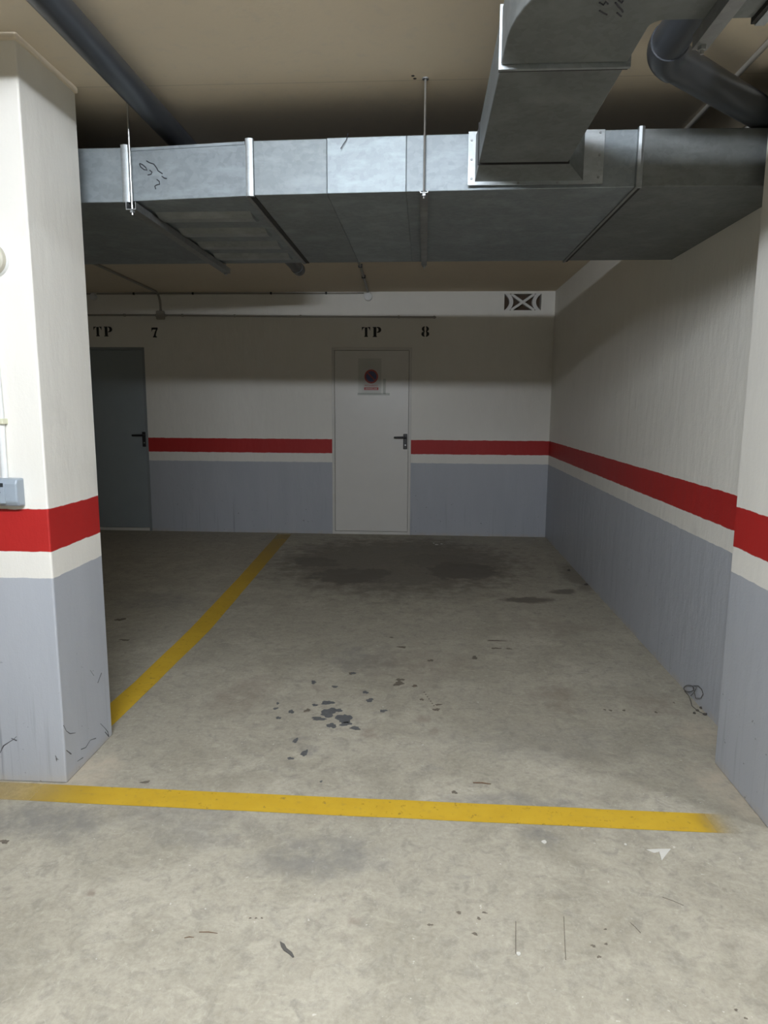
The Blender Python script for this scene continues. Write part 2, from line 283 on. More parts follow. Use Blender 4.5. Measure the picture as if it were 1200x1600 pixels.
M['galv4'] = metal_mat('galvanised sheet matt', (.225, .24, .24), .60, 9.2)
M['dust'] = plain('bounce-absorbing grey dust', (.10, .09, .075), .95, 0, .1, .3, 25)  # presumed dust, added on unseen duct tops to absorb bounce light
M['cleat'] = metal_mat('galvanised cleat', (.40, .43, .44), .48, 1.7, .1)
M['strut'] = metal_mat('galvanised channel', (.30, .31, .31), .48, 2.7, .1)
M['rod'] = plain('threaded zinc rod', (.50, .50, .49), .35, 1.0, var=.2, scale=300)
M['pvc'] = plain('grey plastic pipe', (.042, .047, .055), .36, 0, .5, .12, 12, .05)
M['gap'] = plain('dark sealant', (.02, .02, .02), .8)
M['door'] = plain('off-white door paint', (.66, .645, .60), .36, 0, .5, .04, 6)
M['doorframe'] = plain('off-white frame paint', (.62, .605, .56), .42, 0, .5, .05, 10)
M['doorgrey'] = plain('blue-grey door paint', (.26, .295, .305), .40, 0, .5, .06, 6)
M['doorgreyframe'] = plain('blue-grey frame paint', (.23, .255, .262), .45, 0, .5, .06, 6)
M['blackplastic'] = plain('black plastic', (.012, .012, .013), .38)
M['steel'] = plain('lock steel', (.55, .55, .54), .3, 1.0)
M['stencil'] = plain('black stencil paint', (.008, .008, .008), .6, var=.3, scale=60)
M['concblock'] = plain('painted concrete lattice', (.70, .69, .66), .7, 0, .3, .06, 20, .2)
M['cavity'] = plain('brown cavity brick', (.11, .075, .05), .9, var=.35, scale=25)
M['conduit'] = plain('shadow-darkened beige conduit', (.28, .262, .225), .45)  # beige darkened to carry the shadow the back wall conduits lie in
M['conduitwhite'] = plain('white plastic conduit', (.70, .71, .70), .4)
M['ivory'] = plain('ivory plastic', (.62, .62, .47), .45)
M['switch'] = plain('grey plastic switch case', (.30, .35, .40), .4)
M['switchdark'] = plain('dark switch slot', (.03, .035, .04), .4)
M['alarm'] = plain('beige alarm dome', (.47, .45, .37), .45)
M['paper'] = plain('paper', (.68, .655, .63), .7)
M['signred'] = plain('sign red', (.46, .03, .03), .5)
M['signblue'] = plain('sign blue', (.03, .03, .16), .5)
def sleeve():
    t = NT('clear plastic sleeve'); p = t.obj()
    tr = t.n('ShaderNodeBsdfTransparent'); tr.inputs[0].default_value = (.93, .94, .93, 1)
    mx = t.n('ShaderNodeMixShader'); mx.inputs[0].default_value = .10
    t.l(tr.outputs[0], mx.inputs[1]); t.l(t.bsdf((.55, .57, .55), .12, 0, t.bump(t.noise(p, 26, 4, .6, 1.5), .6, .01), .6), mx.inputs[2])
    return t.fin(mx.outputs[0])
M['sleeve'] = sleeve()
M['oil'] = plain('dried oil spot', (.105, .107, .108), .6, 0, .4, .35, 60)
M['dirt'] = plain('brown dirt spot', (.15, .128, .10), .8, 0, .3, .45, 80)
M['ink'] = plain('black marker ink', (.02, .022, .03), .5)
M['scuff'] = plain('dark rubber scuff', (.085, .085, .09), .8, var=.5, scale=120)
M['wire'] = plain('thin dark wire', (.06, .055, .05), .5)
M['wood'] = plain('brown twig', (.16, .10, .06), .8)
M['chip'] = plain('white paint flake', (.60, .585, .53), .8)
M['stone'] = plain('dark grit', (.07, .06, .05), .9)
M['leaf'] = plain('dry dark leaf', (.09, .085, .075), .8)
M['housing'] = plain('white lamp housing', (.75, .75, .74), .5)
def lampmat():
    t = NT('lit lamp diffuser'); e = t.n('ShaderNodeEmission'); e.inputs[0].default_value = (*LAMP_COLOR, 1); e.inputs[1].default_value = LAMP_POWER
    return t.fin(e.outputs[0])
M['lamp'] = lampmat()

# ================================================================== STRUCTURE
XL, XE, YF = -10.0, 9.0, -8.0
floor = struct(MB().box((XL-.2, YF-.2, -.2), (XE+.2, D+.4, 0)).build('floor', M['floor']))
ceil = struct(MB().box((XL-.2, YF-.2, ZC), (XE+.2, D+.4, ZC+.2)).build('ceiling', M['ceiling']))
# back wall with openings for two doors and the vent block
def wall_with_holes(x0, x1, z0, z1, holes, y0, y1):
    xs = sorted({x0, x1, *[h[0] for h in holes], *[h[1] for h in holes]}); zs = sorted({z0, z1, *[h[2] for h in holes], *[h[3] for h in holes]})
    mb = MB(); inside = lambda i, k: any(h[0] <= (xs[i]+xs[i+1])/2 <= h[1] and h[2] <= (zs[k]+zs[k+1])/2 <= h[3] for h in holes)
    nx, nz = len(xs)-1, len(zs)-1
    idx = {}
    def V(i, k, b):
        if (i, k, b) not in idx: idx[(i, k, b)] = len(mb.v); mb.v.append((xs[i], y1 if b else y0, zs[k]))
        return idx[(i, k, b)]
    for i in range(nx):
        for k in range(nz):
            if inside(i, k): continue
            mb.f.append((V(i,k,0), V(i+1,k,0), V(i+1,k+1,0), V(i,k+1,0))); mb.f.append((V(i,k,1), V(i,k+1,1), V(i+1,k+1,1), V(i+1,k,1)))
            for di, dk, a, b in ((-1,0,(i,k),(i,k+1)), (1,0,(i+1,k),(i+1,k+1)), (0,-1,(i,k),(i+1,k)), (0,1,(i,k+1),(i+1,k+1))):
                ii, kk = i+di, k+dk
                if ii < 0 or kk < 0 or ii >= nx or kk >= nz or inside(ii, kk): mb.f.append((V(*a,0), V(*b,0), V(*b,1), V(*a,1)))
    return mb
D8 = (-1.0536, -.1472); D7 = (-4.122, -3.214); DT = 2.1346
VX0, VX1, VZ0, VZ1 = .862, 1.264, 2.537, 2.712
wall_back = struct(wall_with_holes(XL, XR+.34, 0, ZC, [(*D8, 0, DT), (*D7, 0, DT), (VX0, VX1, VZ0, VZ1)], D, D+.2).build('wall_back', M['wall']))
PRY = 2.827
struct(MB().box((XR, PRY, 0), (XR+.34, D, ZC)).build('wall_right', M['wall']))
struct(MB().box((XR+.34, 2.5, 0), (XE, 2.7, ZC)).build('wall_side', M['wall']))
struct(MB().box((XE, YF, 0), (XE+.2, 2.7, ZC)).build('wall_end', M['wall']))
struct(MB().box((XL-.2, YF, 0), (XL, D+.2, ZC)).build('wall_left', M['wall']))
struct(MB().box((XL, YF-.2, 0), (XE, YF, ZC)).build('wall_front', M['wall']))

def pillar(x0, x1, y0, y1, label):
    r = empty('pillar', ((x0+x1)/2, (y0+y1)/2, 0)); tag(r, label, 'pillar', 'pillars of the parking bay')
    MB().box((x0, y0, 0), (x1, y1, ZC)).build('shaft', M['pillar'], r, True, .006)
    e = .009; b = MB()
    b.box((x0-e, y0-e, ZC-.026), (x1+e, y1+e, ZC)); b.build('top_bead', M['ceiling'], r, True, .008)
    return r
pl = pillar(-1.84, -1.4025, 2.4844, 2.8932, 'white square pillar with red stripe and switch box, at the left edge')
pr = pillar(1.2555, XR+.34, 2.36, PRY, 'white pillar with red stripe and grey base at the right edge')
for s_ in SCUFFS:
    mb = MB(); mb.tube([(-1.4022, p[1], p[2]) for p in s_], [.0008 + .0018*random.random() for _ in s_], 6); mb.build('scuff_mark', M['scuff'], pl)
for s_ in SCUFFF:
    mb = MB(); mb.tube([(p[0], 2.4843, p[2]) for p in s_], [.001 + .0022*random.random() for _ in s_], 6); mb.build('scuff_mark', M['scuff'], pl)

# ---- doors
def door(name, xx, leafmat, framemat, hx, label):
    x0, x1 = xx; r = struct(empty(name, ((x0+x1)/2, D, 0)), label)
    f = .030; y0, y1 = D-.006, D+.10
    fr = MB(); fr.prism([(x0, .0), (x0, DT), (x1, DT), (x1, 0), (x1-f, 0), (x1-f, DT-f), (x0+f, DT-f), (x0+f, 0)], 1, y0, y1)
    fr.build('door_frame', framemat, r, True, .0025)
    MB().box((x0+f, D-.003, 0), (x1-f, y1, .034)).build('threshold', M['doorframe'], r, True, .003)
    leaf = MB().box((x0+f+.003, D+.004, .038), (x1-f-.003, D+.05, DT-f-.003)).build('door_leaf', leafmat, r, True, .002)
    h = MB().box((hx-.023, D-.008, .998), (hx+.023, D+.005, 1.172)).build('handle', M['blackplastic'], leaf, True, .006)
    h.parent = leaf; h.matrix_parent_inverse = leaf.matrix_world.inverted() if False else Matrix.Translation(Vector((0,0,0)))
    lv = MB(); lv.tube([(hx, D, 1.134), (hx, D-.042, 1.134)], .011, 12)
    lv.tube([(hx+.006, D-.045, 1.134), (hx-.02, D-.047, 1.134), (hx-.128, D-.040, 1.132)], [.0125, .0115, .0105], 12)
    lv.build('lever', M['blackplastic'], h, True)
    MB().lathe([(.008, 0), (.0075, -.002)], (hx+.002, D-.008, 1.045), 1, 16).build('key_cylinder', M['steel'], h)
    return r
door('door_1', D8, M['door'], M['doorframe'], -.213, 'off-white metal door with black lever handle and taped notice')
door('door_2', D7, M['doorgrey'], M['doorgreyframe'], -3.262, 'blue-grey metal door with black lever handle behind the left pillar')

# ---- stencilled bay numbers on the back wall
def stencil(polys, x0, z0, wd, ht, name):
    mb = MB()
    for pg in polys: mb.prism([(x0+a*wd, z0+b*ht) for a, b in pg], 1, D-.0015, D+.001)
    return mb.build(name, M['stencil'], wall_back)
def arc(cx, cz, rx, rz, a0, a1, n=10): return [(cx+rx*math.cos(math.radians(a0+(a1-a0)*i/n)), cz+rz*math.sin(math.radians(a0+(a1-a0)*i/n))) for i in range(n+1)]
LT = [[(.30,.10),(.30,.0),(.72,.0),(.72,.10),(.66,.12),(.66,.97),(.36,.97),(.36,.12)], [(.0,1),(.0,.66),(.05,.66),(.10,.80),(.20,.91),(.33,.93),(.33,1)], [(1,1),(1,.66),(.95,.66),(.90,.80),(.80,.91),(.69,.93),(.69,1)]]
LP = [[(.0,.0),(.50,.0),(.50,.07),(.42,.09),(.42,.91),(.42,1),(.0,1),(.0,.93),(.09,.91),(.09,.09),(.0,.07)], [(.47,1),(.62,1)] + arc(.62,.715,.36,.285,90,-90,12) + [(.47,.43),(.47,.50),(.55,.52)] + arc(.56,.715,.10,.18,-80,80,8) + [(.47,.92)]]
L7 = [[(.0,1),(.0,.60),(.07,.60),(.12,.74),(.22,.80),(.72,.80),(.55,.58),(.42,.36),(.34,.16),(.24,.12),(.18,.0),(.86,.0),(.82,.10),(.66,.14),(.70,.36),(.84,.64),(1,.84),(1,1),(.12,1),(.10,.95),(.06,1)]]
L8 = [arc(.45,.745,.40,.255,95,265,14) + [(.43,.55),(.38,.64),(.37,.84),(.43,.95)], arc(.55,.745,.40,.255,85,-85,14) + [(.57,.55),(.62,.64),(.63,.84),(.57,.95)],
      arc(.45,.265,.45,.265,95,265,14) + [(.43,.05),(.37,.14),(.37,.40),(.43,.49)], arc(.55,.265,.45,.265,85,-85,14) + [(.57,.05),(.63,.14),(.63,.40),(.57,.49)]]
for x0, zz in ((-3.795, 2.256), (-.712, 2.250)):
    stencil(LT, x0, zz, .094, .108, 'letter_t'); stencil(LP, x0+.122, zz-.001, .098, .110, 'letter_p')
stencil(L7, -3.118, 2.244, .072, .110, 'digit_seven'); stencil(L8, -.046, 2.252, .088, .114, 'digit_eight')

# ---- pierced vent block set in the back wall
v = tag(empty('vent_block', ((VX0+VX1)/2, D, VZ0)), 'pierced white vent block with crossed bars and dark openings near the corner', 'vent')
cx, cz, W, H = (VX0+VX1)/2, (VZ0+VZ1)/2, VX1-VX0, VZ1-VZ0
y0, y1 = D+.004, D+.07
def bar(a, b, w_):
    a, b = Vector((a[0], a[1])), Vector((b[0], b[1])); n = (b-a).normalized(); q = Vector((-n.y, n.x))*w_/2
    return [(a-q)[:], (b-q)[:], (b+q)[:], (a+q)[:]]
ix = W*.285
MB().prism(bar((cx-ix-.012, VZ0+.002), (cx+ix+.012, VZ1-.002), .026), 1, y0, y1).build('cross_bar', M['concblock'], v)
MB().prism(bar((cx-ix-.012, VZ1-.002), (cx+ix+.012, VZ0+.002), .026), 1, y0+.0005, y1-.0005).build('cross_bar', M['concblock'], v)
for s_ in (-1, 1):
    inner = [(cx + s_*(ix - .012 + .0*k), z) for k, z in ((0, VZ1-.0005), (0, VZ0+.0005))]
    pts = []
    n = 12
    for i in range(n+1):
        t = -1+2*i/n; pts.append((cx + s_*(W*.5 - .004 - (1-t*t)*.052), cz + t*(H/2-.0005)))
    for i in range(n, -1, -1):
        t = -1+2*i/n; pts.append((cx + s_*(W*.5 - .058 - (1-t*t)*.040), cz + t*(H/2-.0005)))
    MB().prism(pts, 1, y0, y1).build('arched_rib', M['concblock'], v, True)
MB().box((VX0, D+.12, VZ0), (VX1, D+.125, VZ1)).build('cavity_back', M['cavity'], v)

# ---- painted lines on the floor
yl = [(-1.578,-1.447,2.895),(-1.553,-1.431,3.5),(-1.553,-1.413,4.38),(-1.602,-1.462,5.87),(-1.692,-1.528,7.92)]
def interp(y):
    for (a, b, c), (d, e, f_) in zip(yl, yl[1:]):
        if y <= f_: t = (y-c)/(f_-c); return a+(d-a)*t, b+(e-b)*t
    return yl[-1][:2]
mb = MB(); ys = [2.895+i*.15 for i in range(34)]
for i, y in enumerate(ys):
    a, b = interp(y); j = random.uniform(-.002, .002); mb.v += [(a+j, y, .0012), (b+j, y, .0012)]
    if i: mb.f.append((2*i-2, 2*i-1, 2*i+1, 2*i))
mb.build('bay_divider_line', M['line'], floor)['label'] = 'yellow line running back between the two bays'
mb = MB(); xs = [-3.2+i*.15 for i in range(30)]
for i, x in enumerate(xs):
    j = random.uniform(-.0015, .0015); ya = 2.345-.0125*(x+.85)+j; mb.v += [(min(x, 1.25), ya, .0014), (min(x, 1.25), ya+.118, .0014)]
    if i: mb.f.append((2*i-2, 2*i, 2*i+1, 2*i-1))
mb.build('bay_front_line', M['line'], floor)['label'] = 'yellow line across the front of the bay'

# ---- crisp oil and dirt spots
def blob(cx, cy, rx, ry, mat, name, h=.0009, rough=.28):
    n = 22; ph = [random.uniform(0, 6.28) for _ in range(4)]; mb = MB(); top = []
    for i in range(n):
        a = i*2*math.pi/n; k = 1 + rough*(.5*math.sin(2*a+ph[0]) + .4*math.sin(3*a+ph[1]) + .3*math.sin(5*a+ph[2]) + .25*math.sin(8*a+ph[3]))
        top.append((cx+rx*k*math.cos(a), cy+ry*k*math.sin(a)))
    mb.v = [(x, y, .0001) for x, y in top] + [(cx+(x-cx)*.86, cy+(y-cy)*.86, h) for x, y in top]
    mb.f = [tuple(range(n, 2*n))] + [(i, (i+1) % n, n+(i+1) % n, n+i) for i in range(n)]
    return mb.build(name, mat, floor)
for q in OIL: blob(q[0], q[1], q[2]*.88, q[3]*.88, M['oil'], 'oil_spot', .0007, .36)
for q in DIRT: blob(q[0], q[1], q[2]*.85, q[3]*.85, M['dirt'], 'dirt_spot', .0006, .42)
for s_ in SCRATCH:
    MB().tube([(p[0], p[1], .0003) for p in s_], .0011, 5).build('scratch', M['dirt'], floor)

# ================================================================== DUCTS
def quad(x0, yf0, yr0, x1, yf1, yr1, z0, z1, z0b=None, z1b=None, rise=.024):  # rise lifts the unseen rear top edge to place its shadow line
    z0b = z0 if z0b is None else z0b; z1b = z1 if z1b is None else z1b
    return MB().hexa([(x0,yf0,z0),(x1,yf1,z0b),(x1,yr1,z0b),(x0,yr0,z0)], [(x0,yf0,z1),(x1,yf1,z1b),(x1,yr1,z1b+rise),(x0,yr0,z1+rise)])
ZB, ZT = 2.335, 2.544
duct = tag(empty('air_duct', (0, 3.5, ZB)), 'wide galvanised air duct crossing below the ceiling, rectangular and jointed', 'air duct', 'galvanised ducts')
quad(-8.9, 3.05, 4.30, -1.272, 3.003, 4.285, ZB, ZT+.006).build('duct_section', M['galv2'], duct, True, .003, top=M['dust'])
sB = quad(-1.240, 2.998, 4.285, -.735, 2.942, 4.275, ZB, ZT+.004, ZB, ZT-.004).build('duct_section', M['galv'], duct, True, .003, top=M['dust'])
quad(-.700, 2.928, 4.275, -.402, 2.917, 4.270, ZB, ZT-.002).build('duct_section', M['galv2'], duct, True, .003, top=M['dust'])
quad(-.402, 2.916, 4.270, -.085, 2.904, 4.265, ZB, ZT).build('duct_section', M['galv3'], duct, True, .003, top=M['dust'])
quad(-.085, 2.9035, 4.265, .798, 2.878, 4.255, ZB, ZT).build('duct_section', M['galv'], duct, True, .003, top=M['dust'])
quad(.822, 2.874, 4.255, XR, 2.886, 4.25, ZB, ZT).build('duct_section', M['galv4'], duct, True, .003, top=M['dust'])
# raised folded rims and pressed ribs of the stiffened section
def onB(x): return 2.998 + (x+1.24)*(2.942-2.998)/.505
rim = MB()
for za, zb2 in ((ZB+.001, ZB+.014), (ZT-.012, ZT-.001)):
    rim.hexa([(-1.238, onB(-1.238)-.005, za), (-.737, onB(-.737)-.005, za), (-.737, onB(-.737)+.002, za), (-1.238, onB(-1.238)+.002, za)],
             [(-1.238, onB(-1.238)-.005, zb2), (-.737, onB(-.737)-.005, zb2), (-.737, onB(-.737)+.002, zb2), (-1.238, onB(-1.238)+.002, zb2)])
rim.build('folded_rim', M['galv'], sB)
for yy in (3.24, 3.52, 3.80, 4.08):
    MB().prism([(yy-.085, ZB+.001), (yy-.03, ZB-.016), (yy+.03, ZB-.016), (yy+.085, ZB+.001)], 0, -1.20, -.775).build('pressed_rib', M['cleat'], sB)  # lighter metal paints in the bright reflections of the ribs
def joint(x, yf, wd, zlo, zhi):
    fl = MB(); fl.prism([(x-wd/2, yf+.004), (x-wd*.42, yf-.010), (x, yf-.015), (x+wd*.42, yf-.010), (x+wd/2, yf+.004)], 2, zlo, zhi)
    fl.build('joint_cleat', M['cleat'], duct, True)
    MB().box((x-wd/2, yf, zlo-.001), (x-wd*.05, 4.285, ZB+.01)).build('joint_flange', M['strut'], duct)
    MB().box((x-wd*.05+.0002, yf+.002, ZB-.002), (x+wd/2, 4.282, ZB+.02)).build('joint_gap', M['gap'], duct)
joint(-1.256, 2.999, .036, ZB-.004, ZT+.012)
joint(-.717, 2.934, .036, ZB-.004, ZT+.006)
joint(.810, 2.876, .026, ZB-.004, ZT+.006)
for s_ in SCRIBB:
    MB().tube([(p[0], p[1]-.0008, p[2]) for p in s_], .0022, 5).build('marker_scribble', M['ink'], sB)
# little wire end hanging on the bright sheet
MB().tube([(-.317, 2.91, 2.556), (-.322, 2.902, 2.53), (-.335, 2.900, 2.512), (-.345, 2.900, 2.497)], .0015, 5).build('wire_end', M['ink'], duct)

# branch duct: shoe collar on the face of the main duct, straight run, elbow, run to the right
br = tag(empty('branch_duct', (.35, 2.4, 2.385)), 'smaller galvanised branch duct leaving the main duct and bending to the right', 'air duct', 'galvanised ducts')
col = MB(); col.v = [(.183,2.872,2.358),(.60,2.872,2.358),(.60,2.872,2.528),(.183,2.872,2.528),(.190,2.748,2.388),(.513,2.744,2.388),(.513,2.744,2.522),(.190,2.748,2.522)]
col.f = [(0,1,5,4),(1,2,6,5),(2,3,7,6),(3,0,4,7),(0,3,2,1),(4,5,6,7)]
col.build('collar', M['galv4'], br)
fl = MB().box((.155, 2.868, 2.346), (.672, 2.874, 2.541)).build('collar_flange', M['cleat'], br)
for px, pz in ((.168, 2.51), (.169, 2.44), (.170, 2.37), (.655, 2.53), (.655, 2.45), (.655, 2.37), (.50, 2.352), (.35, 2.352)):
    MB().lathe([(.005, 0), (.004, .003)], (px, 2.868, pz), 1, 10, -1).build('rivet', M['strut'], fl)
quad(.188, 2.018, 2.740, .515, 2.018, 2.740, 2.385, 2.522, rise=0).build('duct_section', M['galv4'], br, True, .003, top=M['dust'])
MB().box((.184, 2.003, 2.378), (.522, 2.017, 2.528)).build('joint_gap', M['gap'], br)
MB().box((.182, 1.992, 2.374), (.524, 2.0028, 2.531)).build('joint_flange', M['cleat'], br)
MB().box((.184, 2.742, 2.380), (.519, 2.747, 2.527)).build('joint_gap', M['gap'], br)
plan = [(.515, 1.990), (.515, 1.835)] + [(.545-.03*math.cos(a), 1.825-.03*math.sin(a)) for a in (0, .4, .8, 1.2, 1.57)] + [(.742, 1.795), (.742, 1.442), (.608, 1.442)]
plan += [(.608-.42*math.sin(a), 1.862-.42*math.cos(a)) for a in [i*math.pi/2/14 for i in range(1, 15)]] + [(.188, 1.990)]
el = MB().prism(plan, 2, 2.385, 2.522).build('duct_elbow', M['galv4'], br, True, .003, top=M['dust'])
for s_ in SCRIBE: MB().tube([(p[0], p[1], 2.3846) for p in s_], .0022, 5).build('marker_scribble', M['ink'], el)
MB().box((.742, 1.436, 2.376), (.752, 1.803, 2.530)).build('joint_gap', M['gap'], br)
MB().box((.7522, 1.432, 2.374), (.775, 1.806, 2.533)).build('joint_flange', M['cleat'], br)
MB().box((.7752, 1.442, 2.385), (3.4, 1.795, 2.522)).build('duct_section', M['galv'], br, True, .003, top=M['dust'])

# ---- hangers: a channel under the duct on threaded rods
def hanger(x, yf, yr, ztop, h, wd, rods, label, rr=.0045):
    r = tag(empty('duct_hanger', (x, (yf+yr)/2, ztop-h)), label, 'hanger', 'duct hangers')
    s_ = MB(); t = .003
    s_.prism([(x-wd/2, ztop), (x-wd/2, ztop-h), (x+wd/2, ztop-h), (x+wd/2, ztop), (x+wd/2-t, ztop), (x+wd/2-t, ztop-h+t), (x-wd/2+t, ztop-h+t), (x-wd/2+t, ztop)], 1, yf, yr)
    s_.build('channel', M['strut'], r)
    for (rx, ry) in rods:
        MB().tube([(rx, ry, ZC), (rx, ry, ztop-h-.018)], rr, 8).build('rod', M['rod'], r, True)
        MB().lathe([(.011, 0), (.011, .009)], (rx, ry, ztop-h), 2, 6, -1).build('nut', M['strut'], r)
        MB().lathe([(.013, 0), (.013, .004)], (rx, ry, ZC-.0005), 2, 12, -1).build('ceiling_plug', M['strut'], r)
    return r
hanger(-1.225, 2.955, 4.37, ZB-.0125, .030, .042, [(-1.226, 2.972), (-1.226, 4.345)], 'dark channel and rod hanger under the duct next to the left pillar')
hanger(-.014, 2.868, 4.30, ZB-.001, .014, .032, [(-.014, 2.882), (-.014, 4.29)], 'thin channel and rod hanger at the middle of the wide duct')
hanger(.650, 1.39, 1.86, 2.384, .034, .036, [(.650, 1.41), (.650, 1.842)], 'short channel hanger below the branch duct beyond its bend')
for dx, dy in ((-.062, 2.862), (-.055, 2.885)):
    MB().lathe([(.007, 0), (.005, .001)], (dx, dy, ZC), 2, 10, -1).build('drill_hole', M['gap'], ceil)

# ---- drain pipes
def pipe(pts, r, name, label, couplings=(), end=None):
    p = tag(empty(name, pts[0]), label, 'pipe', 'dark plastic drain pipes')
    MB().tube(pts, r, 28).build('pipe_run', M['pvc'], p, True)
    for a, b in couplings:
        MB().tube([a, b], r*1.09, 28).build('coupling', M['pvc'], p, True, .002)
    return p
px, pz, r_ = -1.112, 2.664, .0495
lp = pipe([(px, -5.5, pz), (px, 6.22, pz)], r_, 'drain_pipe', 'dark grey drain pipe running along the ceiling beside the left pillar', [((px, 1.93, pz), (px, 2.06, pz))])
MB().tube([(px, 6.12, pz), (px, 6.25, pz), (px, 6.28, pz), (px, 6.298, pz), (px, 6.305, pz)], [r_*1.08, r_*1.08, r_*.95, r_*.65, r_*.2], 24).build('end_cap', M['pvc'], lp, True)
for yy in (1.0, 3.6, 5.2):
    MB().box((px-r_-.006, yy-.012, pz-.005), (px+r_+.006, yy+.012, ZC-.002)).build('pipe_strap', M['strut'], lp)
ex, ey, ez = .735, 2.44, 2.605; dv = Vector((.745, .667, 0))
rp = pipe([(ex, -5.5, ez), (ex, ey-.06, ez)], .055, 'drain_pipe', 'dark grey drain pipe with a bend above the branch duct')
bend = bez((ex, ey-.085, ez), (ex, ey, ez), Vector((ex, ey, ez))+dv*.085, 8)
MB().tube(bend, .0595, 28).build('bend', M['pvc'], rp, True)
e0 = Vector((ex, ey, ez))+dv*.06; e1 = e0 + dv*((XR-.002-e0.x)/dv.x)
MB().tube([e0, e1], .055, 28).build('pipe_run', M['pvc'], rp, True)
for yy in (.8,):
    MB().box((ex-.06, yy-.012, ez), (ex+.06, yy+.012, ZC-.002)).build('pipe_strap', M['strut'], rp)

# ================================================================== CONDUITS AND BOXES
def conduit(pts, r, mat, label, clips=(), clipmat=None, n=10):
    c = tag(empty('conduit', pts[0]), label, 'conduit', 'thin plastic conduits')
    MB().tube(pts, r, n).build('tube', mat, c, True)
    for p, ax in clips:
        s_ = [r*1.5]*3; s_[ax] = .010
        MB().box([p[k]-s_[k] for k in range(3)], [p[k]+s_[k] for k in range(3)]).build('clip', clipmat or mat, c, True, .002)
    return c
yb = D-.011
conduit([(-6.9, yb, 2.500), (-3.06, yb, 2.489)], .010, M['conduit'], 'thin conduit along the back wall, left of the square box', [((-3.42, yb, 2.490), 0)])
conduit([(-2.94, yb, 2.487), (-1.9, yb, 2.477), (-.9, yb, 2.470), (.115, yb, 2.462)], .010, M['conduit'], 'thin conduit along the back wall ending above the white door', [((x, yb, 2.4845-(x+2.6)*.0084), 0) for x in (-2.75, -2.15, -1.4, -.3, .095)])
conduit([(-6.9, yb, ZC-.016), (-3.80, yb, ZC-.016)], .008, M['conduit'], 'short conduit at the top of the back wall by the pillar edge')
conduit([(-3.73, yb, ZC-.016), (-.69, yb, ZC-.018)], .008, M['conduit'], 'thin clipped conduit along the top corner of the back wall', [((x, yb, ZC-.0155), 0) for x in (-3.30, -2.62, -1.73, -1.11)], M['stencil'])
conduit([(-2.955, 4.4, ZC-.012), (-2.955, 6.4, ZC-.012), (-2.985, 7.3, ZC-.012), (-2.998, 7.80, ZC-.012)] + [(-2.998, 7.80+.128*math.sin(a), ZC-.14+.128*math.cos(a)) for a in (.4, .8, 1.2, 1.57)] + [(-2.998, yb, 2.545)], .012, M['conduit'], 'conduit bending down from the ceiling to the square box')
conduit([(-.59, 4.4, ZC-.012), (-.592, 6.4, ZC-.012), (-.612, 7.1, ZC-.012), (-.640, 7.86, ZC-.012)], .012, M['conduit'], 'short ceiling conduit leading to the round junction box', [((-.590, 6.42, ZC-.012), 1), ((-.607, 6.95, ZC-.012), 1)], M['stencil'])
conduit([(1.155, 1.9, ZC-.010), (1.155, 4.2, ZC-.010)], .010, M['conduit'], 'ceiling conduit crossing above the bent drain pipe')
def jbox(c, w_, h_, d_, label, rnd=False):
    b = tag(empty('junction_box', c), label, 'junction box', 'junction boxes on the back wall')
    if rnd:
        MB().lathe([(w_/2, 0), (w_/2, d_*.8), (w_*.46, d_)], (c[0], D, c[2]), 1, 24, -1).build('body', M['conduitwhite'], b, True)
        MB().lathe([(w_*.40, 0), (w_*.38, .004)], (c[0], D-d_, c[2]), 1, 24, -1).build('lid', M['conduitwhite'], b, True)
        MB().tube([(c[0], D-d_*.5, c[2]+w_*.45), (c[0], D-d_*.5, min(ZC, c[2]+w_*.62))], .014, 10).build('gland', M['conduitwhite'], b)
    else:
        MB().box((c[0]-w_/2, D-d_, c[2]-h_/2), (c[0]+w_/2, D, c[2]+h_/2)).build('body', M['conduit'], b, True, .014)
        MB().box((c[0]-w_*.42, D-d_-.005, c[2]-h_*.42), (c[0]+w_*.42, D-d_-.0005, c[2]+h_*.42)).build('lid', M['conduit'], b, True, .002)
        for gx, gz, q in ((w_/2, 0, 0), (-w_/2, 0, 0), (0, h_/2, 2)):
            dv_ = (math.copysign(.012, gx), 0, 0) if q == 0 else (0, 0, .02)
            a = (c[0]+gx, yb, c[2]+gz); MB().tube([a, tuple(a[k]+dv_[k] for k in range(3))], .015, 10).build('gland', M['conduit'], b)
    return b
jbox((-2.998, D-.03, 2.487), .098, .098, .045, 'square beige junction box on the back wall above the number 7')
jbox((-.640, D-.03, 2.683), .092, .092, .060, 'round white junction box under the ceiling near the white door', True)
jbox((-3.765, D-.03, 2.690), .070, .070, .050, 'small round junction box at the wall top beside the left pillar', True)

# ---- things on the front of the left pillar
PF = 2.4844
sw = tag(empty('switch_box', (-1.545, PF, 1.12)), 'grey surface-mounted switch box on the front of the left pillar', 'switch')
MB().prism([(PF, 1.118), (PF-.040, 1.122), (PF-.052, 1.140), (PF-.052, 1.205), (PF-.044, 1.222), (PF, 1.224)], 0, -1.640, -1.486).build('case', M['switch'], sw, True, .006)
MB().box((-1.625, PF-.056, 1.133), (-1.530, PF-.0515, 1.206)).build('cover', M['switch'], sw, True, .003)
MB().box((-1.622, PF-.058, 1.195), (-1.534, PF-.0555, 1.209)).build('hinge_slot', M['switchdark'], sw)
MB().box((-1.575, PF-.0575, 1.172), (-1.546, PF-.0555, 1.177)).build('mark', M['switchdark'], sw)
conduit([(-1.552, PF-.013, 1.224), (-1.549, PF-.013, 1.45), (-1.551, PF-.013, 1.60), (-1.556, PF-.013, 1.9), (-1.56, PF-.013, 1.952)], .012, M['conduitwhite'], 'white conduit rising from the switch box on the left pillar', [((-1.549, PF-.015, 1.432), 2)], M['ivory'], 14)
